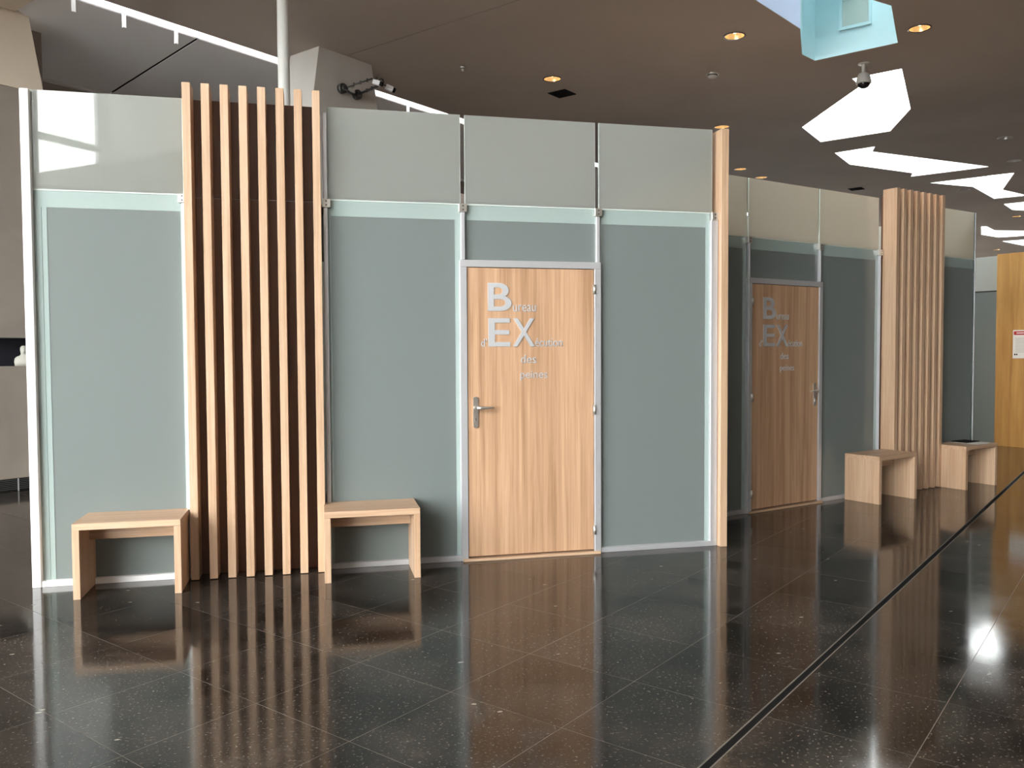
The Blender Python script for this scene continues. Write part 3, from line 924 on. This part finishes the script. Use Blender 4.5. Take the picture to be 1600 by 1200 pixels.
# dome camera
dc = thing('dome_camera', 'grey dome security camera hanging below the cyan skylight', 'security camera', (7.003, 4.013, HC))
lathe_obj('mount_plate', [(.001, 0), (.072, 0), (.072, -.012), (.03, -.018)], M_GREYPLASTIC, dc)
lathe_obj('stem', [(.028, -.01), (.028, -.135)], M_GREYPLASTIC, dc)
lathe_obj('housing', [(.03, -.122), (.066, -.132), (.078, -.16), (.098, -.255), (.094, -.262), (.075, -.262)], M_GREYPLASTIC, dc)
lathe_obj('dome', [(.078, -.258), (.078, -.275), (.066, -.30), (.04, -.318), (.001, -.324)], M_DOME, dc)

# camera bracket on the pillar
br = thing('camera_bracket', 'twin arm bracket with two small cameras and black cables on the pillar', 'camera bracket', W(3.72, 3.722, 4.77), TH)
def loc(b, a, z):
    return Vector((b - 3.72, a - 3.722, z - 4.77))
for (b, z, nm) in ((3.50, 4.765, 'mount_disc'), (3.745, 4.745, 'mount_disc')):
    bm = bmesh.new(); tube(bm, loc(b, 3.721, z), loc(b, 3.665, z), .062, seg=20); tube(bm, loc(b, 3.665, z), loc(b, 3.63, z), .035, seg=14)
    obj(nm, bm, M_DARKSTEEL, br)
for p0, p1, r_ in (((3.52, 3.65, 4.775), (3.70, 3.36, 4.872), .010), ((3.76, 3.64, 4.760), (3.845, 3.36, 4.835), .014)):
    bm = bmesh.new(); tube(bm, loc(*p0), loc(*p1), r_, seg=10)
    for t in (.3, .55, .8):
        q = Vector(p0).lerp(Vector(p1), t)
        tube(bm, loc(q.x, q.y, q.z - .018), loc(q.x, q.y, q.z + .022), .012, seg=8)
    obj('arm', bm, M_CABLE if r_ > .012 else M_DARKSTEEL, br)
bm = bmesh.new()
path_tube(bm, [loc(3.50, 3.64, 4.75), loc(3.56, 3.62, 4.715), loc(3.65, 3.61, 4.70), loc(3.74, 3.63, 4.73)], .014)
obj('cable', bm, M_CABLE, br)
bm = bmesh.new()
path_tube(bm, [loc(3.845, 3.36, 4.835), loc(3.87, 3.34, 4.86), loc(3.86, 3.34, 4.895), loc(3.83, 3.34, 4.90), loc(3.80, 3.34, 4.875), loc(3.79, 3.35, 4.85)], .009)
obj('cable', bm, M_CABLE, br)
bx('junction_box', M_GREYPLASTIC, br, -.17, -.07, -.10, -.03, -.045, .015, .004)
def small_cam(b, a, z, yaw, big):
    q = Matrix.Rotation(yaw, 4, 'Z') @ Matrix.Rotation(math.radians(20), 4, 'X')
    bm = bmesh.new(); box(bm, -.030, .030, -.05, .05, -.030, .030); bevel(bm, .006)
    bmesh.ops.transform(bm, matrix=q, verts=bm.verts)
    o = obj('camera_body', bm, M_WHITE, br, loc(b, a, z))
    bm = bmesh.new(); box(bm, -.026, .026, -.085, -.048, -.026, .026); bevel(bm, .006)
    bmesh.ops.transform(bm, matrix=q, verts=bm.verts)
    obj('lens_hood', bm, M_BLACK, o)
small_cam(3.765, 3.35, 4.835, math.radians(20), True)
small_cam(3.985, 3.36, 4.825, math.radians(55), False)
bm = bmesh.new(); tube(bm, loc(3.845, 3.36, 4.835), loc(3.99, 3.37, 4.850), .009, seg=8); tube(bm, loc(3.75, 3.36, 4.87), loc(3.77, 3.36, 4.90), .016, seg=10)
obj('camera_arm', bm, M_DARKSTEEL, br)

# bust in the niche
bm = bmesh.new()
prof = [  # z, half width, half depth, forward shift
    (0, .088, .040, 0), (.045, .094, .045, 0), (.082, .088, .045, .002), (.100, .070, .042, .004), (.113, .040, .036, .004), (.128, .030, .031, .000),
    (.138, .030, .032, -.004), (.146, .033, .038, -.008), (.160, .034, .041, -.008), (.180, .036, .043, -.006), (.198, .034, .042, -.003), (.212, .026, .034, .000), (.221, .012, .018, .002)]
seg = 24
rings = []
for z, rx, ry, sh in prof:
    ring = []
    for i in range(seg):
        t = 2 * math.pi * i / seg
        x, y = rx * math.cos(t), ry * math.sin(t) + sh
        if math.sin(t) < -.93:
            if .155 < z < .185:
                y -= .010 if z < .17 else .004       # nose
            if .140 < z < .15:
                y -= .003                            # chin
        ring.append(bm.verts.new((x, y, z)))
    rings.append(ring)
for a, b in zip(rings, rings[1:]):
    for i in range(seg):
        j = (i + 1) % seg
        f = bm.faces.new((a[i], a[j], b[j], b[i])); f.smooth = True
bm.faces.new(rings[0][::-1]); bm.faces.new(rings[-1])
o = obj('bust', bm, M_PLASTER, None, W(.365, LW + .08, 1.338), TH - .35)
tag(o, 'small white plaster bust of a head and shoulders in the dark wall niche', 'bust')
